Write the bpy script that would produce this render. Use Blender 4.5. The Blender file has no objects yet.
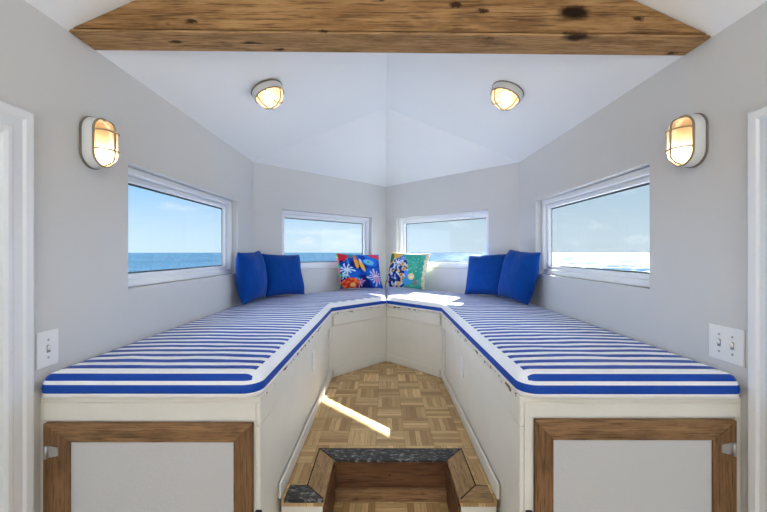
import bpy, bmesh, math, random
from mathutils import Vector, Matrix, noise
from mathutils.geometry import delaunay_2d_cdt, intersect_point_line
random.seed(4)
sc = bpy.context.scene
C = sc.collection
PI = math.pi
R2 = math.sqrt(.5)

# ------------------------------------------------------------------ measures
W, D1 = 1.184, 3.124            # half width of the room, start of the pointed end
D2 = D1 + W                     # the point
A, E1 = 0.437, 2.803            # half width of the aisle, its 45 degree corner
E2 = E1 + A
D0 = 1.188                      # front of the bench cabinets
ZB = -0.489                     # bench top
ZC = -0.405                     # cushion top
ZF, ZT, ZL = -1.0, -1.19, -1.38 # upper floor, step, lower floor
YR = -3.6                       # rear wall
ZR, YA = 1.343, 3.27            # ridge height and its end
HN_L, HN_R, HC = .816, .79, .802
TW = 0.12                       # wall thickness

# ------------------------------------------------------------------ node helpers
def lin(r, g, b):
    f = lambda c: (c/255/12.92) if c/255 <= .04045 else ((c/255+.055)/1.055)**2.4
    return (f(r), f(g), f(b), 1)

class S:
    """a socket with arithmetic"""
    def __init__(s, nt, k): s.nt, s.k = nt, k
    def _m(s, op, *a, clamp=False):
        n = s.nt.nodes.new('ShaderNodeMath'); n.operation = op; n.use_clamp = clamp
        for i, v in enumerate((s,)+a):
            if isinstance(v, S): s.nt.links.new(v.k, n.inputs[i])
            else: n.inputs[i].default_value = v
        return S(s.nt, n.outputs[0])
    def __add__(s, o): return s._m('ADD', o)
    def __sub__(s, o): return s._m('SUBTRACT', o)
    def __mul__(s, o): return s._m('MULTIPLY', o)
    def __truediv__(s, o): return s._m('DIVIDE', o)
    def floor(s): return s._m('FLOOR')
    def frac(s): return s._m('FRACT')
    def mod(s, o): return s._m('FLOORED_MODULO', o)
    def gt(s, o): return s._m('GREATER_THAN', o)
    def lt(s, o): return s._m('LESS_THAN', o)
    def min(s, o): return s._m('MINIMUM', o)
    def max(s, o): return s._m('MAXIMUM', o)
    def abs(s): return s._m('ABSOLUTE')
    def pow(s, o): return s._m('POWER', o)
    def step(s, a, b):
        n = s.nt.nodes.new('ShaderNodeMapRange'); n.interpolation_type = 'SMOOTHSTEP'
        s.nt.links.new(s.k, n.inputs[0]); n.inputs[1].default_value = a; n.inputs[2].default_value = b
        return S(s.nt, n.outputs[0])

def put(nt, inp, v):
    if isinstance(v, S): nt.links.new(v.k, inp)
    elif isinstance(v, bpy.types.NodeSocket): nt.links.new(v, inp)
    else: inp.default_value = v
def mix(nt, f, a, b):
    n = nt.nodes.new('ShaderNodeMix'); n.data_type = 'RGBA'
    put(nt, n.inputs[0], f); put(nt, n.inputs[6], a); put(nt, n.inputs[7], b)
    return S(nt, n.outputs[2])
def comb(nt, x, y, z):
    n = nt.nodes.new('ShaderNodeCombineXYZ')
    for i, v in enumerate((x, y, z)): put(nt, n.inputs[i], v)
    return S(nt, n.outputs[0])
def sep(nt, v):
    n = nt.nodes.new('ShaderNodeSeparateXYZ'); put(nt, n.inputs[0], v)
    return [S(nt, o) for o in n.outputs]
def coords(nt, kind='Object'):
    return S(nt, nt.nodes.new('ShaderNodeTexCoord').outputs[kind])
def noi(nt, v, scale, detail=3, rough=.55, dist=0):
    n = nt.nodes.new('ShaderNodeTexNoise'); put(nt, n.inputs['Vector'], v)
    n.inputs['Scale'].default_value = scale; n.inputs['Detail'].default_value = detail
    n.inputs['Roughness'].default_value = rough; n.inputs['Distortion'].default_value = dist
    return S(nt, n.outputs[0])
def white(nt, v):
    n = nt.nodes.new('ShaderNodeTexWhiteNoise'); put(nt, n.inputs['Vector'], v)
    return S(nt, n.outputs[0])
def mapv(nt, v, scale=(1,1,1), rot=(0,0,0)):
    n = nt.nodes.new('ShaderNodeMapping'); put(nt, n.inputs[0], v)
    n.inputs['Scale'].default_value = scale; n.inputs['Rotation'].default_value = rot
    return S(nt, n.outputs[0])
def bump(nt, h, strength=.2, dist=.01):
    n = nt.nodes.new('ShaderNodeBump'); put(nt, n.inputs['Height'], h)
    n.inputs['Strength'].default_value = strength; n.inputs['Distance'].default_value = dist
    return n.outputs[0]
def M(name, col=None, rough=.5, spec=.4, metal=0):
    m = bpy.data.materials.new(name); m.use_nodes = True
    b = m.node_tree.nodes['Principled BSDF']
    if col: b.inputs['Base Color'].default_value = col
    b.inputs['Roughness'].default_value = rough; b.inputs['Metallic'].default_value = metal
    b.inputs['Specular IOR Level'].default_value = spec
    return m, m.node_tree, b

# ------------------------------------------------------------------ materials
def paint(name, col, var=.05, sc_=3, bmp=.08, rough=.55, fine=160):
    m, nt, b = M(name, None, rough, .3)
    c = coords(nt)
    d = tuple(x*(1-var) for x in col[:3])+(1,)
    put(nt, b.inputs['Base Color'], mix(nt, noi(nt, c, sc_, 4), d, col))
    put(nt, b.inputs['Normal'], bump(nt, noi(nt, c, fine, 2), bmp, .004))
    return m
m_wall = paint('wall_paint', lin(213, 212, 209), .03, 2.5)
m_ceil = paint('ceiling_paint', lin(236, 238, 238), .02, 2)
m_white = paint('white_trim_paint', lin(232, 234, 236), .02, 4, .03, .4)
m_vinyl = paint('white_vinyl', lin(238, 240, 242), .01, 4, .01, .3)

def bench_paint():
    m, nt, b = M('bench_paint', None, .5, .3)
    c = coords(nt, 'Object'); g = S(nt, nt.nodes.new('ShaderNodeNewGeometry').outputs['Position'])
    base = mix(nt, noi(nt, g, 5, 4), lin(226, 222, 210), lin(236, 234, 226))
    scuff = noi(nt, mapv(nt, g, (1, 1, 3)), 24, 4, .7).gt(.70)*.35
    base = mix(nt, scuff, base, lin(196, 186, 166))
    z = sep(nt, g)[2]
    yy = sep(nt, g)[1]
    near = yy.gt(D0+.03)*(z*-1-.489).abs().step(.024, .004)
    chip = (noi(nt, mapv(nt, g, (1, 1, 1.6)), 17, 5, .72)*1.0+near*.10).gt(.665)*near.gt(.05)
    base = mix(nt, chip, base, mix(nt, noi(nt, g, 90), lin(60, 48, 36), lin(150, 112, 70)))
    put(nt, b.inputs['Base Color'], base)
    put(nt, b.inputs['Normal'], bump(nt, noi(nt, mapv(nt, g, (1, 1, 6)), 40, 3)-chip*.6, .12, .006))
    return m
m_bench = bench_paint()
m_panel = paint('door_panel_paint', lin(206, 206, 206), .04, 9, .25, .55, 120)

def wood(name, dark, mid, light, axis=0, scale=1., knots=.0, rough=.6, spec=.3):
    m, nt, b = M(name, None, rough, spec)
    c = coords(nt)
    st = [9, 9, 9]; st[axis] = .9
    v = mapv(nt, c, tuple(x*scale for x in st))
    grain = noi(nt, v, 3.2, 6, .65, .6)
    st2 = [60, 60, 60]; st2[axis] = 2.5
    fine = noi(nt, mapv(nt, c, tuple(x*scale for x in st2)), 3, 4, .6)
    col = mix(nt, grain.step(.3, .7), mid, light)
    col = mix(nt, fine.step(.48, .68)*.75, col, dark)
    big = noi(nt, mapv(nt, c, tuple((2.2 if i == axis else 6)*scale for i in range(3))), 1.3, 4, .7)
    col = mix(nt, big.step(.48, .74)*.6, col, dark)
    h = grain*.5+fine
    if knots:
        vo = nt.nodes.new('ShaderNodeTexVoronoi'); vo.feature = 'F1'
        ks = [9, 9, 9]; ks[axis] = 4.2
        put(nt, vo.inputs['Vector'], mapv(nt, c, tuple(ks))); vo.inputs['Scale'].default_value = .8
        d = S(nt, vo.outputs['Distance'])+noi(nt, c, 40, 2)*.1
        pick = white(nt, S(nt, vo.outputs['Position'])).lt(knots)
        k = d.step(.29, .15)*pick
        col = mix(nt, k, col, tuple(x*.35 for x in dark[:3])+(1,))
        h = h-k*.6
        v2 = nt.nodes.new('ShaderNodeTexVoronoi'); ks = [26, 26, 26]; ks[axis] = 11
        put(nt, v2.inputs['Vector'], mapv(nt, c, tuple(ks))); v2.inputs['Scale'].default_value = .8
        d2 = S(nt, v2.outputs['Distance'])+noi(nt, c, 70, 2)*.25
        k2 = d2.step(.42, .26)*white(nt, S(nt, v2.outputs['Position'])).lt(knots*.3)
        col = mix(nt, k2*.9, col, tuple(x*.3 for x in dark[:3])+(1,))
    put(nt, b.inputs['Base Color'], col)
    put(nt, b.inputs['Normal'], bump(nt, h, .35, .006))
    return m
m_beam = wood('rustic_beam_wood', lin(66, 44, 26), lin(134, 98, 60), lin(168, 130, 86), 0, 1., .75, .75, .1)
m_beam_lit = wood('rustic_beam_underside_lit', lin(84, 60, 38), lin(150, 116, 78), lin(180, 144, 102), 0, 1.3, .7, .75, .1)  # lighter copy of the beam wood, underside brightness put into the colour
m_frame_h = wood('pine_rail_wood', lin(68, 46, 30), lin(136, 102, 68), lin(164, 126, 88), 0, 1.3, .25)
m_frame_v = wood('pine_stile_wood', lin(58, 40, 26), lin(116, 84, 54), lin(146, 108, 72), 2, 1.3, .25)
m_dark_h = wood('dark_riser_wood', lin(58, 36, 22), lin(98, 64, 40), lin(122, 84, 54), 0, 1.2, .08, .45)
m_dark_v = wood('dark_cheek_wood', lin(58, 38, 24), lin(98, 66, 42), lin(122, 84, 54), 1, 1.2, .08, .45)
m_nose = wood('worn_nosing_wood', lin(88, 62, 40), lin(152, 120, 80), lin(182, 148, 104), 1, 2, .1, .55)
m_nose_h = wood('worn_nosing_wood_crosswise', lin(88, 62, 40), lin(150, 118, 78), lin(178, 144, 100), 0, 2, .1, .55)

def worn_black():
    m, nt, b = M('worn_black_strip', None, .45, .5)
    c = coords(nt)
    v = mapv(nt, c, (1, 2.2, 1))
    f = noi(nt, v, 26, 6, .75).step(.50, .64)
    col = mix(nt, f, lin(40, 38, 38), lin(150, 150, 148))
    put(nt, b.inputs['Base Color'], mix(nt, noi(nt, v, 9, 3).step(.58, .7)*.6, col, lin(84, 62, 42)))
    put(nt, b.inputs['Normal'], bump(nt, f, .3, .003))
    return m
m_worn = worn_black()

def parquet():
    m, nt, b = M('mosaic_parquet', None, .38, .4)
    g = S(nt, nt.nodes.new('ShaderNodeNewGeometry').outputs['Position'])
    x, y, z = sep(nt, g)
    T, NF = .151, 5
    u = (x+.062)/T; v = (y-1.67)/T
    bx, by = u.floor(), v.floor()
    par = (bx+by).mod(2)
    fu, fv = u.frac(), v.frac()
    t = fu+(fv-fu)*par            # across the fingers
    l = fv+(fu-fv)*par            # along the fingers
    fi = (t*NF).floor(); ft = (t*NF).frac()
    r = white(nt, comb(nt, bx, by, fi)); rb = white(nt, comb(nt, bx, by, 77.3))
    gr = noi(nt, comb(nt, t*26+bx*7.1, l*1.6+by*3.3, r*30), 1.0, 4, .6)
    col = mix(nt, r, lin(172, 136, 86), lin(238, 206, 150))
    col = mix(nt, rb.step(.25, .95)*.35, col, lin(160, 126, 82))
    col = mix(nt, gr.step(.42, .75)*.5, col, lin(136, 102, 62))
    edge = (ft-.5).abs().gt(.462)*.5
    eb = ((fu-.5).abs().max((fv-.5).abs())).gt(.492)
    col = mix(nt, edge.max(eb*.45), col, lin(82, 58, 36))
    put(nt, b.inputs['Base Color'], col)
    put(nt, b.inputs['Roughness'], gr*.25+.3)
    put(nt, b.inputs['Normal'], bump(nt, gr*.3-edge-eb, .15, .002))
    return m
m_floor = parquet()

def fabric(name, col, dark, bmp=.35, sheen=.06):
    m, nt, b = M(name, None, .85, .15)
    c = coords(nt)
    put(nt, b.inputs['Base Color'], mix(nt, noi(nt, c, 14, 3), dark, col))
    b.inputs['Sheen Weight'].default_value = sheen
    x, y, z = sep(nt, c)
    wv = ((x*900)._m('SINE')*(z*900)._m('SINE'))
    put(nt, b.inputs['Normal'], bump(nt, wv*.3+noi(nt, c, 60, 3), bmp, .004))
    return m
m_blue = fabric('royal_blue_weave', lin(0, 74, 158), lin(0, 56, 134))
CB, CWH = lin(0, 70, 172), lin(250, 250, 252)
def cushion_plain(name, col):
    m, nt, b = M(name, None, .55, .35)
    c = coords(nt)
    put(nt, b.inputs['Base Color'], mix(nt, noi(nt, c, 8, 3), tuple(x*.93 for x in col[:3])+(1,), col))
    put(nt, b.inputs['Normal'], bump(nt, noi(nt, c, 30, 3), .15, .006))
    return m
m_cb, m_cw = cushion_plain('blue_boxing', CB), cushion_plain('white_boxing', CWH)
def cushion_top():
    m, nt, b = M('blue_white_stripe', None, .5, .4)
    g = S(nt, nt.nodes.new('ShaderNodeNewGeometry').outputs['Position'])
    x, y, z = sep(nt, g)
    wob = noi(nt, mapv(nt, g, (1.2, 3, 1)), 2.2, 2)*.02+noi(nt, g, 16, 2)*.006-.013
    t = ((y-1.1750+wob*y.step(1.19, 1.3))/.0655+.5).frac()
    s = (t-.5).abs().step(.262, .25)
    edge = (x.abs().gt(A+.028)).max((y+x.abs()).gt(E2+.042))
    s = s*edge
    put(nt, b.inputs['Base Color'], mix(nt, s, CWH, CB))
    h = noi(nt, mapv(nt, g, (1, 1.8, 1)), 6, 3, .5)+noi(nt, g, 26, 3)*.25
    put(nt, b.inputs['Normal'], bump(nt, h, .25, .02))
    return m
m_ct = cushion_top()
def attr_mat():
    m, nt, b = M('printed_canvas', None, .85, .15)
    a = nt.nodes.new('ShaderNodeAttribute'); a.attribute_name = 'print'
    nt.links.new(a.outputs['Color'], b.inputs['Base Color'])
    put(nt, b.inputs['Normal'], bump(nt, noi(nt, coords(nt), 300, 2), .2, .002))
    return m
m_print = attr_mat()
m_lampbody, _, _ = M('lamp_white_enamel', lin(214, 214, 210), .4, .4)
m_refl, _, _ = M('lamp_tan_reflector', lin(150, 112, 66), .6, .2)
m_seal, _, _ = M('window_seal', lin(84, 88, 90), .6, .3)
m_rim, _, _ = M('lamp_grey_gasket', lin(120, 112, 102), .6, .3)
m_cage, _, _ = M('lamp_wire_brass_grey', lin(140, 128, 106), .5, .3, 0)
m_steel, _, _ = M('brushed_steel', lin(190, 190, 190), .35, .5, .8)
m_black, _, _ = M('dark_slot', lin(46, 44, 44), .6, .3)
m_slot, _, _ = M('grey_slot', lin(150, 150, 150), .6, .3)
m_plate, _, _ = M('white_plate_plastic', lin(238, 238, 236), .35, .4)
m_bounce_deck = paint('bounce_deck_paint', lin(106, 112, 116), .05, 2)
m_roof, _, _ = M('grey_roofing', lin(150, 150, 148), .8, .2)
def emit(name, col, s):
    m = bpy.data.materials.new(name); m.use_nodes = True; nt = m.node_tree; nt.nodes.clear()
    o = nt.nodes.new('ShaderNodeOutputMaterial'); e = nt.nodes.new('ShaderNodeEmission')
    e.inputs[0].default_value = col; e.inputs[1].default_value = s
    nt.links.new(e.outputs[0], o.inputs[0]); return m
m_bulb = emit('lit_bulb', (1, .82, .58, 1), 19)
def lens():
    m = bpy.data.materials.new('ribbed_lens'); m.use_nodes = True; nt = m.node_tree; nt.nodes.clear()
    o = nt.nodes.new('ShaderNodeOutputMaterial')
    tr = nt.nodes.new('ShaderNodeBsdfTransparent'); tr.inputs[0].default_value = (1, .95, .86, 1)
    tl = nt.nodes.new('ShaderNodeBsdfTranslucent'); tl.inputs[0].default_value = (1, .86, .62, 1)
    df = nt.nodes.new('ShaderNodeBsdfGlossy'); df.inputs[1].default_value = .25
    x = sep(nt, coords(nt))[0]
    nr = bump(nt, (x*420)._m('SINE'), .2, .002)
    for n in (tl, df): nt.links.new(nr, n.inputs['Normal'])
    a = nt.nodes.new('ShaderNodeMixShader'); a.inputs[0].default_value = .36
    nt.links.new(tr.outputs[0], a.inputs[1]); nt.links.new(tl.outputs[0], a.inputs[2])
    b = nt.nodes.new('ShaderNodeMixShader'); b.inputs[0].default_value = .02
    nt.links.new(a.outputs[0], b.inputs[1]); nt.links.new(df.outputs[0], b.inputs[2])
    nt.links.new(b.outputs[0], o.inputs[0]); return m
m_lens = lens()
def glass():
    m = bpy.data.materials.new('window_glass'); m.use_nodes = True; nt = m.node_tree; nt.nodes.clear()
    o = nt.nodes.new('ShaderNodeOutputMaterial')
    tr = nt.nodes.new('ShaderNodeBsdfTransparent'); tr.inputs[0].default_value = (.96, .98, .98, 1)
    gl = nt.nodes.new('ShaderNodeBsdfGlossy'); gl.inputs[1].default_value = 0
    lw = nt.nodes.new('ShaderNodeLayerWeight'); lw.inputs[0].default_value = .5
    fr = (S(nt, lw.outputs['Facing']).pow(4)*.6+.012)
    a = nt.nodes.new('ShaderNodeMixShader')
    nt.links.new(fr.k, a.inputs[0]); nt.links.new(tr.outputs[0], a.inputs[1]); nt.links.new(gl.outputs[0], a.inputs[2])
    nt.links.new(a.outputs[0], o.inputs[0]); return m
m_glass = glass()
def sea():
    m, nt, b = M('sea_water', None, .22, .35)
    g = S(nt, nt.nodes.new('ShaderNodeNewGeometry').outputs['Position'])
    f = noi(nt, mapv(nt, g, (.012, .012, 1)), 1, 5, .65)
    put(nt, b.inputs['Base Color'], mix(nt, f.step(.3, .7), lin(4, 30, 44), lin(10, 44, 62)))
    h = noi(nt, g, .35, 5, .65)*1.0
    h2 = noi(nt, mapv(nt, g, (.05, .05, 1)), 1, 3, .6)*6
    put(nt, b.inputs['Normal'], bump(nt, h+h2, 1.0, 1.3))
    b.inputs['Specular IOR Level'].default_value = .3
    dull = nt.nodes.new('ShaderNodeBsdfDiffuse')
    put(nt, dull.inputs[0], mix(nt, f.step(.3, .7), lin(28, 45, 56), lin(36, 55, 68)))
    k1 = noi(nt, g, .12, 5, .8); k2 = noi(nt, g, .035, 3, .6)
    fac = (k1+k2*.5).step(.79, .84)
    ms = nt.nodes.new('ShaderNodeMixShader'); put(nt, ms.inputs[0], fac)
    nt.links.new(dull.outputs[0], ms.inputs[1]); nt.links.new(b.outputs[0], ms.inputs[2])
    nt.links.new(ms.outputs[0], nt.nodes['Material Output'].inputs[0])
    return m
m_sea = sea()

# ------------------------------------------------------------------ mesh helpers
class MB:
    def __init__(s): s.v, s.f, s.m, s.s = [], [], [], []
    def add(s, vs, fs, mi=0, smooth=False, mat=None):
        o = len(s.v)
        for p in vs:
            p = Vector(p); s.v.append(mat @ p if mat else p)
        for f in fs:
            s.f.append([i+o for i in f]); s.m.append(mi); s.s.append(smooth)
        return s
    def box(s, lo, hi, mi=0, mat=None):
        x0, y0, z0 = lo; x1, y1, z1 = hi
        vs = [(x0,y0,z0),(x1,y0,z0),(x1,y1,z0),(x0,y1,z0),(x0,y0,z1),(x1,y0,z1),(x1,y1,z1),(x0,y1,z1)]
        return s.add(vs, [(0,3,2,1),(4,5,6,7),(0,1,5,4),(1,2,6,5),(2,3,7,6),(3,0,4,7)], mi, False, mat)
    def prism(s, poly, z0, z1, mi=0):
        n = len(poly)
        vs = [(p[0], p[1], z0) for p in poly]+[(p[0], p[1], z1) for p in poly]
        return s.add(vs, [tuple(range(n))[::-1], tuple(range(n, 2*n))]+[(i, (i+1) % n, n+(i+1) % n, n+i) for i in range(n)], mi)
    def loft(s, rings, mi=0, smooth=True, cap=(True, True), mat=None):
        n = len(rings[0]); vs = [p for r in rings for p in r]; fs = []
        for k in range(len(rings)-1):
            for i in range(n):
                j = (i+1) % n; fs.append((k*n+i, k*n+j, (k+1)*n+j, (k+1)*n+i))
        if cap[0]: fs.append(tuple(range(n))[::-1])
        if cap[1]: fs.append(tuple(range((len(rings)-1)*n, len(rings)*n)))
        return s.add(vs, fs, mi, smooth, mat)
    def tube(s, pts, r, closed=False, n=8, mi=0, mat=None):
        pts = [Vector(p) for p in pts]; N = len(pts); rings = []
        up = None
        for i, p in enumerate(pts):
            a = pts[(i-1) % N] if (closed or i) else p
            b = pts[(i+1) % N] if (closed or i < N-1) else p
            t = (b-a).normalized()
            if up is None:
                up = t.orthogonal().normalized()
            up = (up-t*up.dot(t)).normalized(); w = t.cross(up)
            rings.append([p+up*(r*math.cos(2*PI*k/n))+w*(r*math.sin(2*PI*k/n)) for k in range(n)])
        if closed: rings.append(rings[0])
        return s.loft(rings, mi, True, (not closed, not closed), mat)
    def build(s, name, mats, parent=None, base=(0,0,0), bevel=0, merge=True, seg=2):
        me = bpy.data.meshes.new(name); b = Vector(base)
        me.from_pydata([p-b for p in s.v], [], s.f)
        for k in (mats if isinstance(mats, (list, tuple)) else [mats]): me.materials.append(k)
        for i, p in enumerate(me.polygons): p.material_index = s.m[i]; p.use_smooth = s.s[i]
        bm = bmesh.new(); bm.from_mesh(me)
        if merge: bmesh.ops.remove_doubles(bm, verts=bm.verts, dist=1e-5)
        bmesh.ops.recalc_face_normals(bm, faces=bm.faces)
        bm.to_mesh(me); bm.free()
        o = bpy.data.objects.new(name, me); C.objects.link(o)
        if parent: o.parent = parent
        else: o.location = b
        if bevel:
            md = o.modifiers.new('Bevel', 'BEVEL'); md.width = bevel; md.segments = seg
            md.limit_method = 'ANGLE'; md.angle_limit = math.radians(40)
        return o

def thing(name, label, cat, loc=(0,0,0), rot=(0,0,0), group=None):
    o = bpy.data.objects.new(name, None); C.objects.link(o)
    o.location = loc; o.rotation_euler = rot; o.empty_display_size = .1
    o['label'] = label; o['category'] = cat
    if group: o['group'] = group
    return o
def tag(o, label, cat, group=None):
    o['label'] = label; o['category'] = cat
    if group: o['group'] = group
    return o
def struct(o, label=None):
    o['kind'] = 'structure'
    if label: o['label'] = label
    return o

# ------------------------------------------------------------------ walls
def frame_of(P, u, n):
    return lambda s, z, d: Vector((P[0]+u[0]*s+n[0]*d, P[1]+u[1]*s+n[1]*d, z))
F_L = frame_of((-W, 0), (0, 1), (-1, 0))
F_R = frame_of((W, 0), (0, 1), (1, 0))
F_BL = frame_of((-W, D1), (R2, R2), (-R2, R2))
F_BR = frame_of((W, D1), (-R2, R2), (R2, R2))
def wall(name, F, tops, holes, zbot, ext=(0, 0)):
    """tops: [(s,z)...] the top line, holes: [(s0,s1,z0,z1)]"""
    def top(s):
        for (a, za), (b, zb) in zip(tops, tops[1:]):
            if a-1e-6 <= s <= b+1e-6: return za+(zb-za)*(s-a)/(b-a)
    cuts = sorted({t[0] for t in tops} | {h[0] for h in holes} | {h[1] for h in holes})
    mb = MB()
    for a, b in zip(cuts, cuts[1:]):
        iv = [(zbot, zbot, None, None)]
        hs = [h for h in holes if h[0] <= a+1e-6 and h[1] >= b-1e-6]
        lo = (zbot, zbot); parts = []
        for h in sorted(hs, key=lambda h: h[2]):
            parts.append((lo, (h[2], h[2]))); lo = (h[3], h[3])
        parts.append((lo, (top(a), top(b))))
        for (l0, l1), (h0, h1) in parts:
            if h0-l0 < 1e-6: continue
            for d in (0, TW):
                mb.add([F(a, l0, d), F(b, l1, d), F(b, h1, d), F(a, h0, d)], [(0, 1, 2, 3)])
    for s0, s1, z0, z1 in holes:
        q = [(s0, z0), (s1, z0), (s1, z1), (s0, z1)]
        for (a, b), (c, d) in zip(q, q[1:]+q[:1]):
            if b == d == zbot: continue
            mb.add([F(a, b, 0), F(c, d, 0), F(c, d, TW), F(a, b, TW)], [(0, 1, 2, 3)])
    for (a, za), (b, zb) in zip(tops, tops[1:]):
        mb.add([F(a, za, 0), F(b, zb, 0), F(b, zb, TW), F(a, za, TW)], [(0, 1, 2, 3)])
    for s in (tops[0][0], tops[-1][0]):
        mb.add([F(s, zbot, 0), F(s, top(s), 0), F(s, top(s), TW), F(s, zbot, TW)], [(0, 1, 2, 3)])
    o = mb.build(name, m_wall)
    return struct(o)
WZ0, WZ1 = -.168, .408
win_side = (1.598, 2.80, WZ0, WZ1)
win_bl = (.281, 1.448, WZ0, WZ1)
win_br = (.303, 1.497, WZ0, WZ1)
DY0, DY1, DZ1 = .20, 1.050, .354
door_hole = (DY0, DY1, ZL, DZ1)
wall('wall_left', F_L, [(YR, HN_L), (1.25, HN_L), (D1, HC)], [door_hole, win_side], ZL)
wall('wall_right', F_R, [(YR, HN_R), (1.25, HN_R), (D1, HC)], [door_hole, win_side], ZL)
L = W/R2
wall('wall_back_left', F_BL, [(0, HC), (L, HC)], [win_bl], ZL)
wall('wall_back_right', F_BR, [(0, HC), (L, HC)], [win_br], ZL)
F_RE = frame_of((0, YR), (1, 0), (0, -1))
RW = (-1.08, 1.08, -1.34, .74)
wall('wall_rear', F_RE, [(-W, HN_L), (0, ZR), (W, HN_R)], [RW], ZL)

# windows
def window(n, F, h, d0=.045, mullions=()):
    s0, s1, z0, z1 = h
    def fr(mb, a, b, c, d, w, da, db):
        def bx(p, q, r, t):
            vs = [F(p, r, da), F(q, r, da), F(q, r, db), F(p, r, db), F(p, t, da), F(q, t, da), F(q, t, db), F(p, t, db)]
            mb.add(vs, [(0,3,2,1),(4,5,6,7),(0,1,5,4),(1,2,6,5),(2,3,7,6),(3,0,4,7)])
        bx(a, a+w, c, d); bx(b-w, b, c, d); bx(a+w, b-w, c, c+w); bx(a+w, b-w, d-w, d)
        return bx
    base = F((s0+s1)/2, z0, d0)
    mb = MB(); fr(mb, s0+.002, s1-.002, z0+.002, z1-.002, .035, d0, d0+.064)
    o = mb.build('window_%d' % n, m_vinyl, None, base, .004, False); struct(o)
    mb = MB(); bx = fr(mb, s0+.038, s1-.038, z0+.034, z1-.038, .028, d0+.026, d0+.060)
    for s in mullions: bx(s-.03, s+.03, z0+.06, z1-.06)
    p = mb.build('sash', m_vinyl, o, base, .004, False)
    mb = MB(); dm = d0+.055
    a, b, c, d = s0+.062, s1-.062, z0+.058, z1-.062
    vs = [F(a, c, dm), F(b, c, dm), F(b, d, dm), F(a, d, dm)]
    mb.add(vs, [(0, 1, 2, 3)])
    g = mb.build('pane', m_glass, o, base)
    mb = MB()
    for (pa, pb, pc, pd) in ((a, a+.014, c, d), (b-.014, b, c, d), (a, b, c, c+.012), (a, b, d-.014, d)):
        mb.add([F(pa, pc, dm-.003), F(pb, pc, dm-.003), F(pb, pd, dm-.003), F(pa, pd, dm-.003)], [(0, 1, 2, 3)])
    k = mb.build('gasket', m_seal, o, base)
    return o
window(1, F_L, win_side); window(2, F_BL, win_bl); window(3, F_BR, win_br); window(4, F_R, win_side)
window(5, F_RE, RW, .045, (-.35, .35))  # unseen rear window, opening sized large to let in fill daylight

# ceiling
cl = [(-W, YR, HN_L), (-W, 1.25, HN_L), (-W, D1, HC), (0, D2, HC), (W, D1, HC), (W, 1.25, HN_R), (W, YR, HN_R), (0, YR, ZR), (0, YA, ZR)]
mb = MB(); mb.add(cl, [(0, 1, 8, 7), (1, 2, 8), (2, 3, 8), (3, 4, 8), (4, 5, 8), (5, 6, 7, 8)])
struct(mb.build('ceiling', m_ceil))
# roof; unseen eaves made wide to narrow the sun streak inside
EV = .678
ez = .86-.455*EV
t225 = math.tan(PI/8)
we = W+EV; d1e = D1+EV*t225; d2e = d1e+we
ro = [(-we, YR-.3, ez), (-we, d1e, ez), (0, d2e, ez), (we, d1e, ez), (we, YR-.3, ez), (0, YR-.3, ZR+.06), (0, YA+.05, ZR+.06)]
mb = MB()
fs = [(0, 1, 6, 5), (1, 2, 6), (2, 3, 6), (3, 4, 5, 6)]
mb.add(ro, fs); mb.add([(x, y, z+.05) for x, y, z in ro], fs)
ed = [0, 1, 2, 3, 4]
mb.add(ro[:5]+[(x, y, z+.05) for x, y, z in ro[:5]], [(i, i+1, i+6, i+5) for i in range(4)])
struct(mb.build('roof', m_roof))

# ------------------------------------------------------------------ beam
y0, y1 = 1.287, 1.410
def ceilz(x): return (HN_L if x < 0 else HN_R)+(W-abs(x))*((ZR-(HN_L if x < 0 else HN_R))/W)
zl, zr, zt = .812, .787, 1.035
xl = -W+(zt-HN_L)/((ZR-HN_L)/W); xr = W-(zt-HN_R)/((ZR-HN_R)/W)
bt = thing('ceiling_beam', 'rough sawn brown timber tie beam spanning the room under the ceiling', 'beam', (0, 1.356, .80))
def slab(nm, za, zb, top, ya, yb):
    xa = -W+.002+max(0, (za-HN_L)/((ZR-HN_L)/W)); xb = W-.002-max(0, (zb-HN_R)/((ZR-HN_R)/W))
    pr = [(xa, za), (xb, zb)]+top
    mb = MB()
    mb.add([(x, ya, z) for x, z in pr]+[(x, yb, z-.002) for x, z in pr], [(3,2,1,0), (4,5,6,7), (0,1,5,4), (1,2,6,5), (2,3,7,6), (3,0,4,7)])
    return mb.build(nm, m_beam if nm == 'timber' else m_beam_lit, bt, (0, 1.356, .80), .004)
slab('timber', zl+.011, zr+.011, [(xr, zt-.004), (xl, zt-.004)], y0, y1)
tp = [(W-.002-max(0, (zr+.009-HN_R)/((ZR-HN_R)/W)), zr+.009), (-W+.002+(zl+.009-HN_L)/((ZR-HN_L)/W), zl+.009)]
slab('bottom_board', zl, zr, tp, y0+.002, y1)
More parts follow.
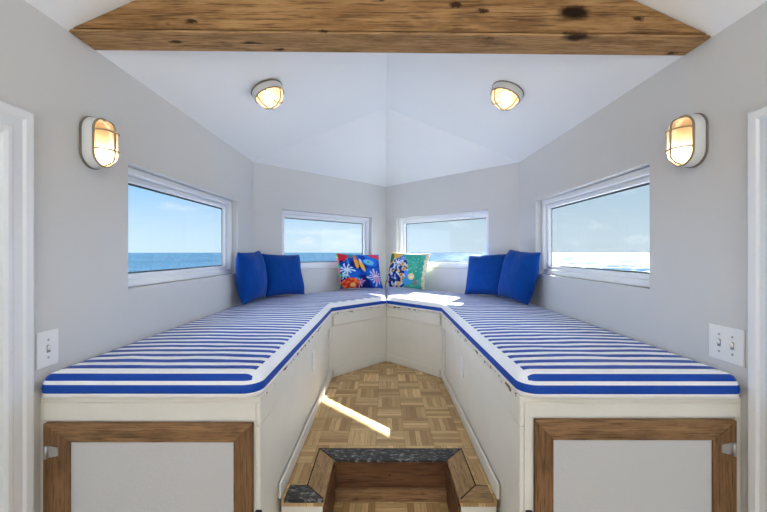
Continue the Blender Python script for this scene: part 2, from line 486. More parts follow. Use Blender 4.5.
# ------------------------------------------------------------------ door casings and doors
def casing(k, F, sgn):
    s1 = DY1+.012; w = .088; z1 = DZ1+.012
    mb = MB()
    prof = [(0, 0), (0, .012), (.010, .018), (.022, .018), (.028, .014), (.055, .014), (.062, .020), (w-.006, .022), (w, .018), (w, 0)]
    n = len(prof)
    rings = []
    for (s, z, ds, dz) in ((s1, ZL+.001, 1, 0), (s1, z1, 1, 1), (DY0-.012, z1, -1, 1), (DY0-.012, ZL+.001, -1, 0)):
        rings.append([F(s+ds*p, z+dz*p, -q) for p, q in prof])
    mb.loft(rings, 0, False)
    struct(mb.build('trim_%d' % k, m_white, None, F(s1, ZL, 0)))
    mb = MB()
    def bx(p, q, r, t, da, db, mi=0):
        vs = [F(p, r, da), F(q, r, da), F(q, r, db), F(p, r, db), F(p, t, da), F(q, t, da), F(q, t, db), F(p, t, db)]
        mb.add(vs, [(0,3,2,1),(4,5,6,7),(0,1,5,4),(1,2,6,5),(2,3,7,6),(3,0,4,7)], mi)
    a, b, z0, zz = DY0+.004, DY1-.004, ZL+.004, DZ1-.004
    bx(a, b, z0, zz, .05, .085)
    for (c, d) in ((z0+.12, z0+.80), (z0+.92, zz-.12)):
        for (p, q) in ((a+.11, (a+b)/2-.05), ((a+b)/2+.05, b-.11)):
            bx(p, q, c, d, .044, .05)
    o = struct(mb.build('door_%d' % k, m_white, None, F((a+b)/2, z0, .06), .004, False))
    mb = MB(); c = F(a+.07, -.40, .035)
    mb.tube([F(a+.07, -.40, .052), F(a+.07, -.40, .02)], .011)
    mb.tube([F(a+.07, -.40, .022), F(a+.07, -.40, .012), F(a+.07, -.40, -.012), F(a+.07, -.40, -.02)], .026, n=14)
    mb.build('door_knob', m_steel, o, F((a+b)/2, z0, .06))
casing(1, F_L, -1); casing(2, F_R, 1)

# ------------------------------------------------------------------ floors and step
NX0, NX1, NY = -.266, .290, 1.700       # stair notch
FY = 1.425
mb = MB()
mb.prism([(-A, FY), (NX0, FY), (NX0, NY), (NX1, NY), (NX1, FY), (A, FY), (A, E1), (0, E2), (-A, E1)], ZF-.03, ZF)
struct(mb.build('floor', m_floor, None, (0, 2.3, ZF)))
mb = MB(); mb.box((-W, YR, ZL-.04), (W, D0+1.2, ZL))
struct(mb.build('floor', m_floor, None, (0, 0, ZL)))
# white risers either side of the step
for k, (a, b) in enumerate(((-A, NX0-.004), (NX1+.004, A))):
    mb = MB(); mb.box((a, FY+.004, ZL), (b, FY+.026, ZF-.03))
    struct(mb.build('trim_%d' % (3+k), m_bench, None, ((a+b)/2, FY, ZL), .002))
st = thing('stair_step', 'dark stained wooden step sunk into the parquet floor between the benches', 'step', ((NX0+NX1)/2, FY, ZL))
Bs = ((NX0+NX1)/2, FY, ZL)
mb = MB(); mb.box((NX0, FY-.02, ZT-.025), (NX1, NY, ZT)); t_ = mb.build('tread', m_floor, st, Bs, .002); t_['label'] = 'parquet tread'
mb = MB(); mb.box((NX0, NY-.001, ZT), (NX1, NY+.018, ZF-.013)); mb.build('riser', m_dark_h, st, Bs, .002)
mb = MB(); mb.box((NX0+.012, NY-.024, ZT), (NX1-.012, NY-.004, ZT+.058)); mb.build('riser_foot', m_frame_h, st, Bs, .003)
for a, b in ((NX0, NX0+.012), (NX1-.012, NX1)):
    mb = MB(); mb.box((a, FY+.004, ZT), (b, NY-.001, ZF-.03)); mb.build('cheek', m_dark_v, st, Bs, .002)
mb = MB(); mb.box((NX0, FY-.004, ZL), (NX1, FY+.012, ZT-.025)); mb.build('riser', m_dark_h, st, Bs, .002)
# nosing around the notch: worn black strip at the back, mitred wooden sides, short front returns
def nosing(k, poly, m, label, z1=ZF+.003, z0=ZF-.012):
    cx = sum(p[0] for p in poly)/len(poly); cy = sum(p[1] for p in poly)/len(poly)
    mb = MB(); mb.prism(poly, z0, z1)
    o = mb.build('trim_%d' % k, m, None, (cx, cy, ZF), .004); struct(o, label)
g = .001; nw = .081
m_gap, _, _ = M('dark_seam', lin(44, 32, 24), .8, .1)
q = .005
nosing(10, [(NX0-nw-q, NY+.090+q), (NX1+nw+q, NY+.090+q), (NX1+nw+q, FY+.085+q), (A-.012, FY+.083+q), (A-.012, FY), (NX1, FY), (NX1, NY), (NX0, NY), (NX0, FY), (-A+.012, FY), (-A+.012, FY+.083+q), (NX0-nw-q, FY+.083+q)], m_gap, 'dark seam around the step nosing', ZF+.0012, ZF-.002)
nosing(5, [(NX0-nw+g, NY+.090), (NX0+.006, NY-.008), (NX1-.006, NY-.008), (NX1+nw-g, NY+.090)], m_worn, 'worn black strip along the back edge of the step')
nosing(6, [(NX0-nw, NY+.088), (NX0-nw, FY+.085), (NX0+.006, FY-.004), (NX0+.006, NY-.010)], m_nose, 'worn wooden nosing on the left of the step')
nosing(7, [(NX1+nw, NY+.088), (NX1-.006, NY-.010), (NX1-.006, FY-.004), (NX1+nw, FY+.085)], m_nose, 'worn wooden nosing on the right of the step')
nosing(8, [(-A+.012, FY-.008), (NX0+.005, FY-.008), (NX0-nw-g, FY+.083), (-A+.012, FY+.083)], m_worn, 'worn black strip at the floor edge left of the step')
nosing(9, [(A-.012, FY-.008), (A-.012, FY+.083), (NX1+nw+g, FY+.083), (NX1-.005, FY-.008)], m_nose_h, 'worn wooden nosing at the floor edge right of the step')

# ------------------------------------------------------------------ benches
def strip(mb, p, q, z0, z1, th, side, mi=0):
    """board standing on segment p-q (plan), th proud towards side (unit plan normal)"""
    n = Vector(side)
    a, b = Vector(p), Vector(q)
    pl = [a, b, b+n*th, a+n*th]
    mb.prism([(v.x, v.y) for v in pl], z0, z1, mi)
def side_bench(sg, label, door):
    base = (sg*(W+A)/2, (D0+E1)/2, ZL)
    T = thing('bench_cabinet', label, 'bench', base, (0,0,0), 'side benches')
    ai = A+.017      # carcass sits behind the face frame
    mb = MB()
    mb.prism([(sg*W*.9995, D0+.008), (sg*ai, D0+.008), (sg*ai, E1-.005), (sg*W*.9995, D1)], ZL+.001, ZB-.012)
    mb.build('carcass', m_bench, T, base)
    mb = MB()        # top board
    mb.prism([(sg*W*.9995, D0), (sg*(A), D0), (sg*A, E1), (sg*W*.9995, D1)], ZB-.020, ZB)
    mb.build('seat_board', m_bench, T, base, .003)
    mb = MB()        # aisle face frame
    nrm = (-sg, 0)
    strip(mb, (sg*ai, D0), (sg*ai, E1-.004), ZB-.10, ZB-.02, .016, nrm)
    strip(mb, (sg*ai, D0), (sg*ai, D0+.11), ZL+.001, ZB-.10, .016, nrm)
    strip(mb, (sg*ai, E1-.075), (sg*ai, E1-.004), ZF+.06, ZB-.10, .016, nrm)
    mb.build('aisle_face_frame', m_bench, T, base, .005, False)
    mb = MB(); strip(mb, (sg*(A+.011), FY-.002), (sg*(A+.011), E1-.003), ZF+.001, ZF+.062, .011, nrm)
    mb.build('baseboard', m_bench, T, base, .004)
    # front face frame
    x0, x1, zt = door[:3]
    mb = MB()
    xa, xb = sorted((sg*ai, sg*W*.9995))
    fy0, fy1 = D0, D0+.008
    mb.box((xa, fy0, zt+.006), (xb, fy1, ZB-.02)); mb.box((xa, fy0, ZL+.001), (x0-.005, fy1, zt+.006)); mb.box((x1+.005, fy0, ZL+.001), (xb, fy1, zt+.006))
    mb.box((x0-.005, fy0, ZL+.001), (x1+.005, fy1, ZL+.10))
    mb.build('front_face_frame', m_bench, T, base, .0015, False)
    # door: mitred wood frame round a white panel
    z0 = ZL+.105; wl, wr, wt = door[3:6]; yf, yb = D0-.012, D0+.007
    P = [(x0, z0), (x1, z0), (x1, zt), (x0, zt)]; Q = [(x0+wl, z0+.07), (x1-wr, z0+.07), (x1-wr, zt-wt), (x0+wl, zt-wt)]
    def rail(mb, i, j):
        pl = [P[i], P[j], Q[j], Q[i]]
        mb.add([(x, yf, z) for x, z in pl]+[(x, yb, z) for x, z in pl], [(0,1,2,3), (7,6,5,4), (0,4,5,1), (1,5,6,2), (2,6,7,3), (3,7,4,0)])
    mb = MB(); mb.box((x0+wl-.004, yf+.008, z0+.066), (x1-wr+.004, yb-.002, zt-wt+.004)); dr = mb.build('door', m_panel, T, base)
    dr['label'] = 'white cupboard door panel in brown wood frame'
    for i, j, nm, mt in ((0, 1, 'rail', m_frame_h), (2, 3, 'rail', m_frame_h), (1, 2, 'stile', m_frame_v), (3, 0, 'stile', m_frame_v)):
        mb = MB(); rail(mb, i, j); k = mb.build(nm, mt, dr, base, .002, False); k['label'] = 'brown wooden '+nm
    # hinge at the wall side
    hx = (x0 if sg < 0 else x1)-sg*.016
    mb = MB(); zc = zt-.092
    mb.box((hx+sg*.006-.004 if sg > 0 else hx-.010, yf-.004, zc-.020), (hx+.010 if sg > 0 else hx-sg*.004-.0, yf, zc+.020))
    mb.add([(hx-sg*.002, yf-.003, zc-.020), (hx-sg*.036, yf-.003, zc-.014), (hx-sg*.036, yf-.003, zc+.014), (hx-sg*.002, yf-.003, zc+.020),
            (hx-sg*.002, yf, zc-.020), (hx-sg*.036, yf, zc-.014), (hx-sg*.036, yf, zc+.014), (hx-sg*.002, yf, zc+.020)],
           [(0,1,2,3), (7,6,5,4), (0,4,5,1), (1,5,6,2), (2,6,7,3), (3,7,4,0)])
    mb.tube([(hx, yf-.006, zc-.021), (hx, yf-.006, zc+.021)], .006)
    h = mb.build('hinge', m_steel, dr, base, 0, False); h['label'] = 'steel hinge'
    lx = (x1+.020) if sg < 0 else (x0-.020)
    mb = MB(); mb.box((lx-.011, D0-.012, -.905), (lx+.011, D0, -.868)); l = mb.build('catch', m_black, T, base, .003); l['label'] = 'small dark door catch'
    return T
side_bench(-1, 'long white bench cabinet under the left window, hinge left of its wood framed door', (-1.163, -.462, -.575, .088, .062, .062))
side_bench(1, 'long white bench cabinet under the right window, hinge right of its wood framed door', (.487, 1.158, -.562, .060, .078, .066))
def back_bench(sg, label):
    base = (sg*.4, 3.5, ZF)
    T = thing('corner_bench', label, 'bench', base, (0,0,0), 'corner benches')
    k = .012*R2*2    # set the carcass back
    n = (-sg*R2, -R2)
    c = .001*sg
    mb = MB()
    mb.prism([(sg*(A+.004), E1+k), (c, E2+k), (c, D2-.003), (sg*(W-.003), D1)], ZF-.03, ZB-.012)
    mb.build('carcass', m_bench, T, base)
    mb = MB(); mb.prism([(sg*A, E1+.001), (c, E2), (c, D2-.003), (sg*(W-.003), D1+.001)], ZB-.020, ZB); mb.build('seat_board', m_bench, T, base, .003)
    p, q = (sg*(A-.001), E1+k*.5+.006), (c*8, E2+k*.5-.0)
    mb = MB(); strip(mb, (sg*(A-.006), E1+.016), (c*8, E2+.012), ZB-.10, ZB-.02, .010, n); mb.build('face_frame', m_bench, T, base, .005)
    mb = MB(); strip(mb, (sg*(A-.006), E1+.016), (c*8, E2+.012), ZF+.001, ZF+.062, .013, n); mb.build('baseboard', m_bench, T, base, .004)
back_bench(-1, 'angled white bench base in the corner, left of the central seam, under striped cushion')
back_bench(1, 'angled white bench base in the corner, right of the central seam, under striped cushion')

# ------------------------------------------------------------------ seat cushions
def rounded(poly, radii, seg=8):
    out = []; n = len(poly)
    for i, p in enumerate(poly):
        p = Vector(p); r = radii[i]
        if not r: out.append(p); continue
        a = (Vector(poly[i-1])-p).normalized(); b = (Vector(poly[(i+1) % n])-p).normalized()
        ang = a.angle(b); t = r/math.tan(ang/2)
        c = p+(a+b).normalized()*(r/math.sin(ang/2))
        s, e = p+a*t-c, p+b*t-c
        for k in range(seg+1):
            v = s.lerp(e, k/seg).normalized()*r; out.append(c+v)
    return out
def inset(pts, d):
    n = len(pts); out = []
    area = sum(pts[i].x*pts[(i+1) % n].y-pts[(i+1) % n].x*pts[i].y for i in range(n))
    sg = 1 if area > 0 else -1
    for i in range(n):
        a = (pts[i]-pts[i-1]).normalized(); b = (pts[(i+1) % n]-pts[i]).normalized()
        na, nb = Vector((-a.y, a.x))*sg, Vector((-b.y, b.x))*sg
        m = (na+nb); m = m/max(.3, m.length_squared)*2 if m.length > 1e-6 else na
        out.append(pts[i]+m*d)
    return out
def cushion(sg, label):
    fy = D0-.020
    poly = [(sg*(W-.006), fy), (sg*(A-.002), fy), (sg*(A-.002), E1-.001), (sg*.003, E2-.006), (sg*.003, D2-.012), (sg*(W-.006), D1-.004)]
    pts = rounded(poly, [.035, .06, 0, 0, 0, 0])
    # subdivide long edges
    dense = []
    n = len(pts)
    for i in range(n):
        a, b = pts[i], pts[(i+1) % n]; k = max(1, int((b-a).length/.05))
        for j in range(k): dense.append(a.lerp(b, j/k))
    H = ZC-ZB
    prof = [(.008, .001), (.001, .004), (0, .0175), (0, .0185), (-.002, .032), (.0015, .047), (.003, .051), (.006, .059), (.011, .068), (.020, .076), (.034, H-.002), (.05, H)]
    rings = []
    for d, z in prof:
        rings.append([Vector((p.x, p.y, ZB+z)) for p in inset(dense, d)])
    base = (sg*(W+A)/2, 2.4, ZB)
    mb = MB()
    mb.loft(rings[:4], 0, True, (True, False)); mb.loft(rings[3:6], 1, True, (False, False)); mb.loft(rings[5:8], 0, True, (False, False))
    mb.loft(rings[7:12], 2, True, (False, False))
    # the top: the last ring filled with a fine triangulated grid, a little puffed and puckered
    rim = [Vector((p.x, p.y)) for p in rings[11]]; nr = len(rim)
    def inside(p):
        c = False
        for i in range(nr):
            a, b = rim[i], rim[i-1]
            if (a.y > p.y) != (b.y > p.y) and p.x < (b.x-a.x)*(p.y-a.y)/(b.y-a.y)+a.x: c = not c
        return c
    def edge_dist(p):
        m = 9
        for i in range(nr):
            q, t = intersect_point_line(p, rim[i-1], rim[i]); t = max(0, min(1, t))
            m = min(m, (rim[i-1].lerp(rim[i], t)-p).length)
        return m
    ins = []; ed = []
    for i in range(-30, 31):
        for j in range(25, 110):
            p = Vector((i*.04+.011, j*.04))
            if inside(p):
                e = edge_dist(p)
                if e > .02: ins.append(p); ed.append(e)
    res = delaunay_2d_cdt(rim+ins, [], [list(range(nr))], 1, 1e-6)
    vv = []
    for p in res[0]:
        e = edge_dist(p)
        w_ = min(1, e/.12)
        zz = noise.noise(Vector((p.x*4, p.y*5, sg*3)))*.004+noise.noise(Vector((p.x*11, p.y*13, sg)))*.0018
        vv.append(Vector((p.x, p.y, ZB+H+w_*(.004+zz))))
    mb.add(vv, res[2], 2, True)
    o = mb.build('seat_cushion', [m_cw, m_cb, m_ct], None, base)
    return tag(o, label, 'cushion', 'striped bench cushions')
cushion(-1, 'blue and white striped seat cushion on the left bench, bending into the corner')
cushion(1, 'blue and white striped seat cushion on the right bench, bending into the corner')

# ------------------------------------------------------------------ throw pillows
def pillow_mesh(w, h, t, n, seed, painter=None, trim=0):
    mb = MB(); vs = []; idx = {}; cols = []
    for side in (0, 1):
        for i in range(n+1):
            for j in range(n+1):
                edge = i in (0, n) or j in (0, n)
                if side and edge: idx[(1, i, j)] = idx[(0, i, j)]; continue
                u, v = i/n, j/n; U, V = 2*u-1, 2*v-1
                x = U*w/2*(1-.055*(1-V*V)); z = V*h/2*(1-.055*(1-U*U))
                th = t/2*max(0, (1-abs(U)**3.2)*(1-abs(V)**3.2))**.55
                nz = noise.noise(Vector((u*3.1+seed, v*2.7, side*5.)))*.012+noise.noise(Vector((u*8+seed, v*7, side*9.+3)))*.004
                if not edge: th = max(.001, th+nz*min(1, th/.02))
                else: x += noise.noise(Vector((v*5, seed, 1)))*.004; z += noise.noise(Vector((u*5, seed, 2)))*.004
                idx[(side, i, j)] = len(vs); vs.append((x, (-th if side == 0 else th), z+h/2))
                cols.append(painter(u, v, side) if painter else (1, 1, 1))
    fs = []
    for side in (0, 1):
        for i in range(n):
            for j in range(n):
                q = [idx[(side, i, j)], idx[(side, i+1, j)], idx[(side, i+1, j+1)], idx[(side, i, j+1)]]
                fs.append(q if side == 0 else q[::-1])
    return vs, fs, cols
def pillow(name, label, w, h, t, bottom, yaw, lean, tilt=0, seed=0, n=26, painter=None, mat=m_blue, group=None):
    vs, fs, cols = pillow_mesh(w, h, t, n, seed, painter)
    me = bpy.data.meshes.new(name); me.from_pydata(vs, [], fs); me.materials.append(mat)
    for p in me.polygons: p.use_smooth = True
    if painter:
        at = me.color_attributes.new('print', 'FLOAT_COLOR', 'POINT')
        for i, c in enumerate(cols): at.data[i].color = (*c[:3], 1)
    o = bpy.data.objects.new(name, me); C.objects.link(o)
    r = Matrix.Rotation(yaw, 4, 'Z') @ Matrix.Rotation(-lean, 4, 'X') @ Matrix.Rotation(tilt, 4, 'Y')
    zmin = min((r @ Vector(v)).z for v in vs)
    o.rotation_euler = r.to_euler(); o.location = (bottom[0], bottom[1], ZC-zmin+.0075)
    return tag(o, label, 'pillow', group)
rad = math.radians
GB = 'plain blue throw pillows'
pillow('throw_pillow', 'plain royal blue pillow leaning on the left wall, nearest the left window', .39, .40, .17, (-1.065, 2.83), rad(86), rad(5), rad(-2), 1, group=GB)
pillow('throw_pillow', 'plain royal blue pillow left of the window behind it, second from the left wall', .41, .39, .17, (-.902, 3.165), rad(50), rad(16), rad(2), 2, group=GB)
pillow('throw_pillow', 'plain royal blue pillow right of the green pillow, second from the right wall', .42, .39, .17, (.885, 3.175), rad(-46), rad(16), rad(-2), 3, group=GB)
pillow('throw_pillow', 'plain royal blue pillow leaning on the right wall, nearest the right window', .39, .41, .17, (1.000, 2.82), rad(-74), rad(14), rad(4), 4, group=GB)

def L3(r, g, b): return lin(r, g, b)[:3]
def ell(u, v, cx, cy, rx, ry, rot=0):
    c, s = math.cos(rot), math.sin(rot); x, y = u-cx, v-cy
    return ((x*c+y*s)/rx)**2+((-x*s+y*c)/ry)**2
def coral(u, v, cx, cy, Rr, n, ph=0, a0=-9, a1=9, fat=.5):
    x, y = u-cx, v-cy; r = math.hypot(x, y); a = math.atan2(y, x)
    if not a0 < a < a1: return False
    return r < Rr*(.82+.18*math.sin(a*3.7+ph*5)) and (math.cos(a*n+ph+r*9) > 1-2*fat*(1.15-r/Rr*.5) or r < Rr*.3)
def paint_reef(u, v, side):
    f = noise.noise(Vector((u*4, v*4, 1.3)))
    c = L3(16, 66, 170) if f < .05 else L3(22, 96, 196)
    if f < -.22: c = L3(14, 34, 104)
    if noise.noise(Vector((u*7, v*7, 8))) > .34: c = L3(50, 150, 210)
    if v > .86 and .12 < u < .45: c = L3(60, 130, 150)
    # bright blue fish on the upper right
    if ell(u, v, .70, .76, .24, .15, -.62) < 1: c = L3(34, 112, 216)
    if ell(u, v, .70, .72, .13, .075, -.4) < 1: c = L3(110, 190, 226)
    if ell(u, v, .69, .72, .035, .03) < 1: c = L3(80, 150, 120)
    if ell(u, v, .55, .88, .10, .07, -.9) < 1: c = L3(18, 60, 170)
    # red corner blooms
    if ell(u, v, .09, .90, .13, .15, .3) < 1+.3*math.sin(u*60): c = L3(214, 44, 62)
    if ell(u, v, .88, .92, .18, .07, -.3) < 1+.4*math.sin(u*70): c = L3(206, 60, 80)
    # slim orange and yellow fish
    if ell(u, v, .40, .70, .045, .17, .12) < 1: c = L3(240, 160, 60)
    if ell(u, v, .385, .86, .03, .08, .12) < 1: c = L3(226, 110, 70)
    if ell(u, v, .53, .61, .045, .18, .3) < 1: c = L3(238, 190, 70)
    if ell(u, v, .50, .76, .02, .07, .3) < 1: c = L3(240, 230, 200)
    # pale corals
    if coral(u, v, .17, .50, .20, 9, .4, fat=.42): c = L3(214, 230, 246)
    if coral(u, v, .10, .34, .13, 8, 2.0, fat=.4): c = L3(150, 214, 224)
    if coral(u, v, .42, .12, .15, 11, 1.2, fat=.45): c = L3(214, 160, 200)
    if coral(u, v, .84, .28, .25, 13, .2, fat=.46): c = L3(226, 208, 230)
    if ell(u, v, .86, .22, .09, .07) < 1: c = L3(196, 158, 198)
    # red anemone bottom left
    if ell(u, v, .24, .11, .20, .15) < 1: c = L3(206, 50, 36) if noise.noise(Vector((u*16, v*16, 3))) < .12 else L3(240, 120, 50)
    if ell(u, v, .29, .07, .06, .05) < 1: c = L3(244, 190, 110)
    if u < .035: c = L3(110, 180, 110) if math.sin(v*22) > 0 else L3(230, 120, 130)
    return c
def paint_garden(u, v, side):
    c = L3(60, 166, 146) if noise.noise(Vector((u*5, v*5, 2))) < .2 else L3(78, 180, 156)
    if u > .52 and noise.noise(Vector((u*24, v*24, 5))) > .48: c = L3(170, 214, 190)
    k = ell(u, v, .22, .42, .34, .46)
    if k < 1 or (u < .5 and v < .16):
        f = noise.noise(Vector((u*9, v*9, 7)))
        c = L3(22, 40, 96) if f < 0 else L3(34, 58, 130)
        q = noise.noise(Vector((u*15, v*11, 1.7)))
        if q > .16: c = L3(206, 222, 244)
        elif q > .06: c = L3(96, 140, 224)
        if noise.noise(Vector((u*13, v*13, 4.4))) > .3: c = L3(232, 190, 110)
    if ell(u, v, .18, .88, .16, .10, .2) < 1: c = L3(220, 168, 80)
    if ell(u, v, .06, .80, .06, .14) < 1: c = L3(50, 110, 60)
    for cx, cy in ((.38, .62), (.44, .48), (.40, .30), (.46, .18)):
        if ell(u, v, cx, cy, .06, .055) < 1: c = L3(232, 186, 112)
        if ell(u, v, cx, cy, .022, .02) < 1: c = L3(90, 60, 60)
    if coral(u, v, .36, .78, .14, 8, .3, fat=.4): c = L3(120, 160, 232)
    if coral(u, v, .26, .66, .13, 7, 1.3, fat=.38): c = L3(226, 232, 244)
    if ell(u, v, .52, .36, .05, .10, .2) < 1: c = L3(84, 140, 240)
    if ell(u, v, .56, .14, .11, .10) < 1: c = L3(70, 160, 214)
    if ell(u, v, .66, .28, .08, .09) < 1: c = L3(236, 214, 150)
    if ell(u, v, .67, .27, .03, .03) < 1: c = L3(250, 240, 214)
    if ell(u, v, .77, .13, .05, .07) < 1: c = L3(140, 130, 130)
    if u > .925+.01*math.sin(v*40) or v > .945: c = L3(228, 214, 184) if noise.noise(Vector((u*30, v*30, 9))) < .2 else L3(196, 170, 130)
    return c
GC = 'printed corner pillows'
pillow('printed_pillow', 'blue printed pillow with orange fish and white coral, in the back corner', .51, .40, .12, (-.262, 3.745), rad(26), rad(22), rad(2), 5, 110, paint_reef, m_print)
pillow('printed_pillow', 'green printed pillow with flowers and cream border, in the back corner', .45, .42, .12, (.195, 3.765), rad(-20), rad(24), rad(3), 6, 110, paint_garden, m_print)

# ------------------------------------------------------------------ bulkhead lamps
def stadium(hw, hh, ins, z, n=12):
    r = max(hw-ins, .0005); st = hh-hw; out = []
    for k in range(n+1): a = PI*k/n; out.append(Vector((r*math.cos(a), st+r*math.sin(a), z)))
    for k in range(n+1): a = PI+PI*k/n; out.append(Vector((r*math.cos(a), -st+r*math.sin(a), z)))
    return out
def make_lamp(label, hw, hh, zb, dome, bars, mtx, group):
    o = thing('bulkhead_lamp', label, 'lamp', (0,0,0), (0,0,0), group)
    o.location = mtx.to_translation(); o.rotation_euler = mtx.to_euler()
    mb = MB(); mb.loft([stadium(hw, hh, i, z) for i, z in ((-.002, .001), (-.002, .007), (.002, .008))], 0, False); mb.build('gasket', m_rim, o, merge=False)
    mb = MB()
    mb.loft([stadium(hw, hh, i, z) for i, z in ((.003, .007), (.001, .010), (.004, zb-.006), (.006, zb-.001), (.010, zb), (.014, zb-.002), (.016, zb-.010), (.018, .020))], 0, True, (True, False))
    mb.build('housing', m_lampbody, o, merge=False)
    mb = MB(); mb.loft([stadium(hw, hh, i, z) for i, z in ((.0165, zb-.010), (.020, .022), (hw-.002, .020))], 0, True, (False, True)); mb.build('reflector', m_refl, o, merge=False)
    li = .014
    def lz(i): 
        q = max(0., min(1., 1-i/(hw-li)))
        return zb-.004+dome*math.sqrt(max(0, 1-q**(3.2 if hh-hw > .01 else 2.2)))
    mb = MB()
    mb.loft([stadium(hw, hh, li+i, lz(i)) for i in [(hw-li)*k for k in (0, .02, .06, .12, .2, .32, .48, .66, .84, .985)]], 0, True, (False, True))
    mb.build('lens', m_lens, o, merge=False)
    rb = .030; bc = (0, -(hh-hw)*.9-.008, zb+.006)
    mb = MB(); rings = []
    for k in range(9):
        a = -PI/2+PI*(k+.001)/8.002; rings.append([Vector((bc[0]+rb*math.cos(a)*math.cos(2*PI*j/14), bc[1]+1.1*rb*math.sin(a), bc[2]+rb*math.cos(a)*math.sin(2*PI*j/14))) for j in range(14)])
    mb.loft(rings); mb.build('bulb', m_bulb, o, merge=False)
    cg = MB(); cg.tube(stadium(hw, hh, .008, zb+.002), .0042, True)
    st = hh-hw
    def half(y):          # half width of the lens outline at height y
        e = max(0, abs(y)-st); r = hw-.008
        return math.sqrt(max(0, r*r-e*e))
    def depth(x, y):
        e = max(0, abs(y)-st); rr = math.hypot(x, e); return lz(max(0, hw-rr-li))+.0035
    for kind, v in bars:
        pts = []
        for k in range(25):
            q = -math.cos(PI*k/24)
            if kind == 'y':   # horizontal wire at y = v
                x = q*half(v); pts.append((x, v, max(zb+.001, depth(x, v))))
            else:             # vertical wire at x = v
                e = math.sqrt(max(0, (hw-.008)**2-v*v)); y = q*(st+e); pts.append((v, y, max(zb+.001, depth(v, y))))
        cg.tube(pts, .0036, False, 8)
    cg.build('wire_cage', m_cage, o, merge=False)
    return o
def axes(loc, zaxis, yaxis):
    z = Vector(zaxis).normalized(); y = Vector(yaxis); y = (y-z*y.dot(z)).normalized(); x = y.cross(z)
    m = Matrix((x, y, z)).transposed().to_4x4(); m.translation = loc; return m
wb = [('x', 0.0), ('y', .042), ('y', -.032)]
make_lamp('oval caged bulkhead lamp, lit, on the left wall beside the window', .060, .102, .046, .046, wb, axes((-W, 1.400, .435), (1, 0, 0), (0, 0, 1)), 'wall bulkhead lamps')
make_lamp('oval caged bulkhead lamp, lit, on the right wall beside the window', .060, .102, .046, .046, wb, axes((W, 1.368, .432), (-1, 0, 0), (0, 0, 1)), 'wall bulkhead lamps')
cb = [('x', -.034), ('x', .034), ('y', 0.)]
for sg, lab in ((-1, 'round caged bulkhead lamp, lit, on the left slope of the ceiling'), (1, 'round caged bulkhead lamp, lit, on the right slope of the ceiling')):
    y = 2.17; x = sg*.745
    hw_ = HC+(HN_L-HC if sg < 0 else HN_R-HC)*(D1-y)/(D1-1.25)
    z = hw_+(W-abs(x))*(ZR-hw_)/W
    nrm = (-sg*(ZR-hw_)/W, 0, -1)
    make_lamp(lab, .098, .0981, .044, .074, cb, axes((x, y, z), nrm, (-sg*.45, 1., 0)), 'ceiling bulkhead lamps')

# ------------------------------------------------------------------ switches and outlets
def plate(F, s, z, w, h, toggles, name, label, cat, group=None, d=-.0005):
    c = F(s, z, d)
    T = thing(name, label, cat, c, (0,0,0), group)
    def bx(mb, s0, s1, z0, z1, da, db, ):
        vs = [F(s0, z0, da), F(s1, z0, da), F(s1, z0, db), F(s0, z0, db), F(s0, z1, da), F(s1, z1, da), F(s1, z1, db), F(s0, z1, db)]
        mb.add(vs, [(0,3,2,1),(4,5,6,7),(0,1,5,4),(1,2,6,5),(2,3,7,6),(3,0,4,7)])
    mb = MB(); bx(mb, s-w/2, s+w/2, z-h/2, z+h/2, d, d-.006); mb.build('plate', m_plate, T, c, .003)
    for t in toggles:
        mb = MB(); bx(mb, s+t-.006, s+t+.006, z-.013, z+.013, d-.005, d-.0072); mb.build('slot', m_slot, T, c)
        mb = MB()
        vs = [F(s+t-.0045, z-.006, d-.006), F(s+t+.0045, z-.006, d-.006), F(s+t+.0045, z+.008, d-.006), F(s+t-.0045, z+.008, d-.006),
              F(s+t-.004, z+.010, d-.020), F(s+t+.004, z+.010, d-.020), F(s+t+.004, z+.018, d-.018), F(s+t-.004, z+.018, d-.018)]
        mb.add(vs, [(0,3,2,1),(4,5,6,7),(0,1,5,4),(1,2,6,5),(2,3,7,6),(3,0,4,7)]); mb.build('toggle', m_plate, T, c, .0015)
        for dz in (-.03, .03):
            mb = MB(); mb.tube([F(s+t, z+dz, d-.004), F(s+t, z+dz, d-.0075)], .0038, n=12); k = mb.build('screw', m_steel, T, c)
    return T
plate(F_L, 1.211, -.332, .078, .124, (0,), 'light_switch', 'white single light switch on the left wall beside the door casing', 'switch')
plate(F_R, 1.238, -.322, .128, .124, (-.026, .022), 'light_switch', 'white double light switch on the right wall beside the door casing', 'switch')
F_AL = frame_of((-A, 0), (0, 1), (-1, 0)); F_AR = frame_of((A, 0), (0, 1), (1, 0))
def outlet(F, s, z, label):
    d = .0169
    c = F(s, z, d); T = thing('outlet_cover', label, 'outlet', c, (0,0,0), 'bench outlets')
    def bx(mb, s0, s1, z0, z1, da, db):
        vs = [F(s0, z0, da), F(s1, z0, da), F(s1, z0, db), F(s0, z0, db), F(s0, z1, da), F(s1, z1, da), F(s1, z1, db), F(s0, z1, db)]
        mb.add(vs, [(0,3,2,1),(4,5,6,7),(0,1,5,4),(1,2,6,5),(2,3,7,6),(3,0,4,7)])
    mb = MB(); bx(mb, s-.036, s+.036, z-.058, z+.058, d, d-.006); mb.build('plate', m_plate, T, c, .003)
    for dz in (-.022, .022):
        mb = MB(); bx(mb, s-.015, s+.015, z+dz-.013, z+dz+.013, d-.005, d-.0075); mb.build('socket', m_white, T, c, .003)
outlet(F_AL, 2.147, -.660, 'white outlet cover on the aisle side of the left bench')
outlet(F_AR, 2.125, -.688, 'white outlet cover on the aisle side of the right bench')

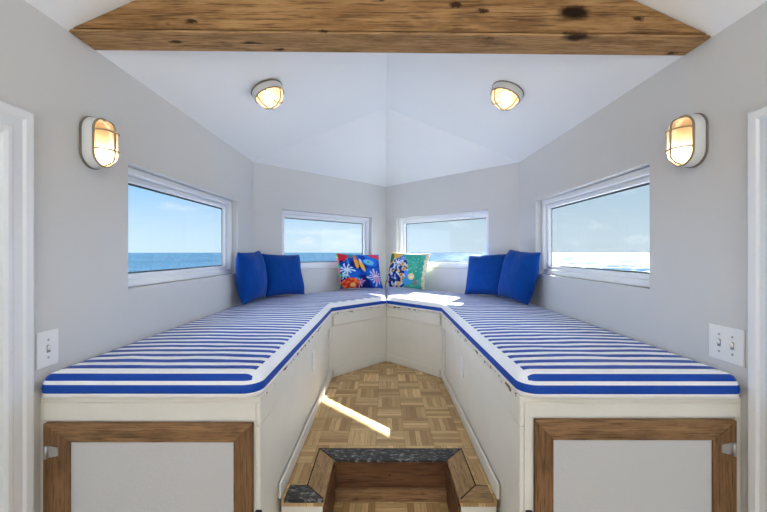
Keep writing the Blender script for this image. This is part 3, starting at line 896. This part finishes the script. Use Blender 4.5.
# ------------------------------------------------------------------ sea
mb = MB(); Rm = 9000; N = 48; zs = -9
ring = [(Rm*math.cos(2*PI*k/N), Rm*math.sin(2*PI*k/N), zs) for k in range(N)]
mb.add(ring, [tuple(range(N))])
o = mb.build('sea', m_sea, None, (0, 0, zs)); o['kind'] = 'stuff'
tag(o, 'open blue sea reaching to the horizon outside the windows', 'sea')

mb = MB(); mb.box((-9, YR-7, ZL-.16), (9, 12, ZL-.10)); struct(mb.build('floor', m_bounce_deck, None, (0, 0, ZL-.1)), 'added unseen deck slab reflecting sunlight up through the windows')  # unseen slab added to bounce sunlight onto the ceiling
# ------------------------------------------------------------------ sky and sun
wd = bpy.data.worlds.new('sky'); sc.world = wd; wd.use_nodes = True
nt = wd.node_tree; nt.nodes.clear()
out = nt.nodes.new('ShaderNodeOutputWorld'); bg = nt.nodes.new('ShaderNodeBackground')
d = coords(nt, 'Generated'); x, y, z = sep(nt, d)
el = z.max(0)
right = x.step(-.75, .55)
hor = mix(nt, right, lin(196, 222, 240), lin(186, 203, 214))
up = mix(nt, right, lin(134, 188, 236), lin(160, 186, 206))
col = mix(nt, el.step(0, .22), hor, up)
cl_ = noi(nt, mapv(nt, d, (3, 3, 9)), 2.2, 6, .6)
cloud = cl_.step(.52, .72)*el.step(.0, .03)*el.step(.22, .05)
col = mix(nt, cloud*.55, col, lin(236, 240, 244))
back = (y*-1).step(.1, .45)
high = el.step(.35, .8)
SKY_BACK, SKY_SIDE, SKY_HIGH = 1.6, 6.2, 2.0
side = y.step(.64, .35)*y.step(-.45, -.1)
stg = (back*(SKY_BACK-1)+side*SKY_SIDE+high*SKY_HIGH+.80)*1.3
col = mix(nt, (back+side).min(1)*.85, col, lin(204, 222, 250))
nt.links.new(col.k, bg.inputs[0]); nt.links.new(stg.k, bg.inputs[1]); nt.links.new(bg.outputs[0], out.inputs[0])

ld = bpy.data.lights.new('sun', 'SUN'); ld.energy = 40; ld.angle = rad(.55); ld.color = (1, .98, .95)
so = bpy.data.objects.new('sun', ld); C.objects.link(so)
az = math.atan2(.70, 1.30); te = .63; e = math.atan(te)
sd = Vector((math.sin(az)*math.cos(e), math.cos(az)*math.cos(e), math.sin(e)))
so.rotation_euler = sd.to_track_quat('Z', 'Y').to_euler(); so.location = (6, 9, 7)

# added area light behind the camera, no lamp of the room; brightens the ceiling
fl = bpy.data.lights.new('added_fill', 'AREA'); fl.shape = 'DISK'; fl.size = 1.3; fl.energy = 76; fl.spread = rad(104); fl.color = (.93, .96, 1)
fo = bpy.data.objects.new('added_fill', fl); C.objects.link(fo); fo.location = (0, -3.2, -1.2); fo.rotation_euler = (PI-rad(30), 0, 0)
# ------------------------------------------------------------------ camera
cd = bpy.data.cameras.new('camera'); cam = bpy.data.objects.new('camera', cd); C.objects.link(cam)
cd.sensor_width = 36; cd.lens = 351.84*36/767; cd.clip_start = .02; cd.clip_end = 20000
cam.location = (-.019, 0, 0); cam.rotation_euler = (PI/2, 0, .0022)
cd.shift_y = (252.3-256)/767
sc.camera = cam
sc.view_settings.view_transform = 'Standard'; sc.view_settings.look = 'None'
sc.view_settings.exposure = .27; sc.view_settings.gamma = 1; sc.view_settings.use_curve_mapping = False
sc.cycles.diffuse_bounces = 8; sc.cycles.max_bounces = 14; sc.cycles.transparent_max_bounces = 16
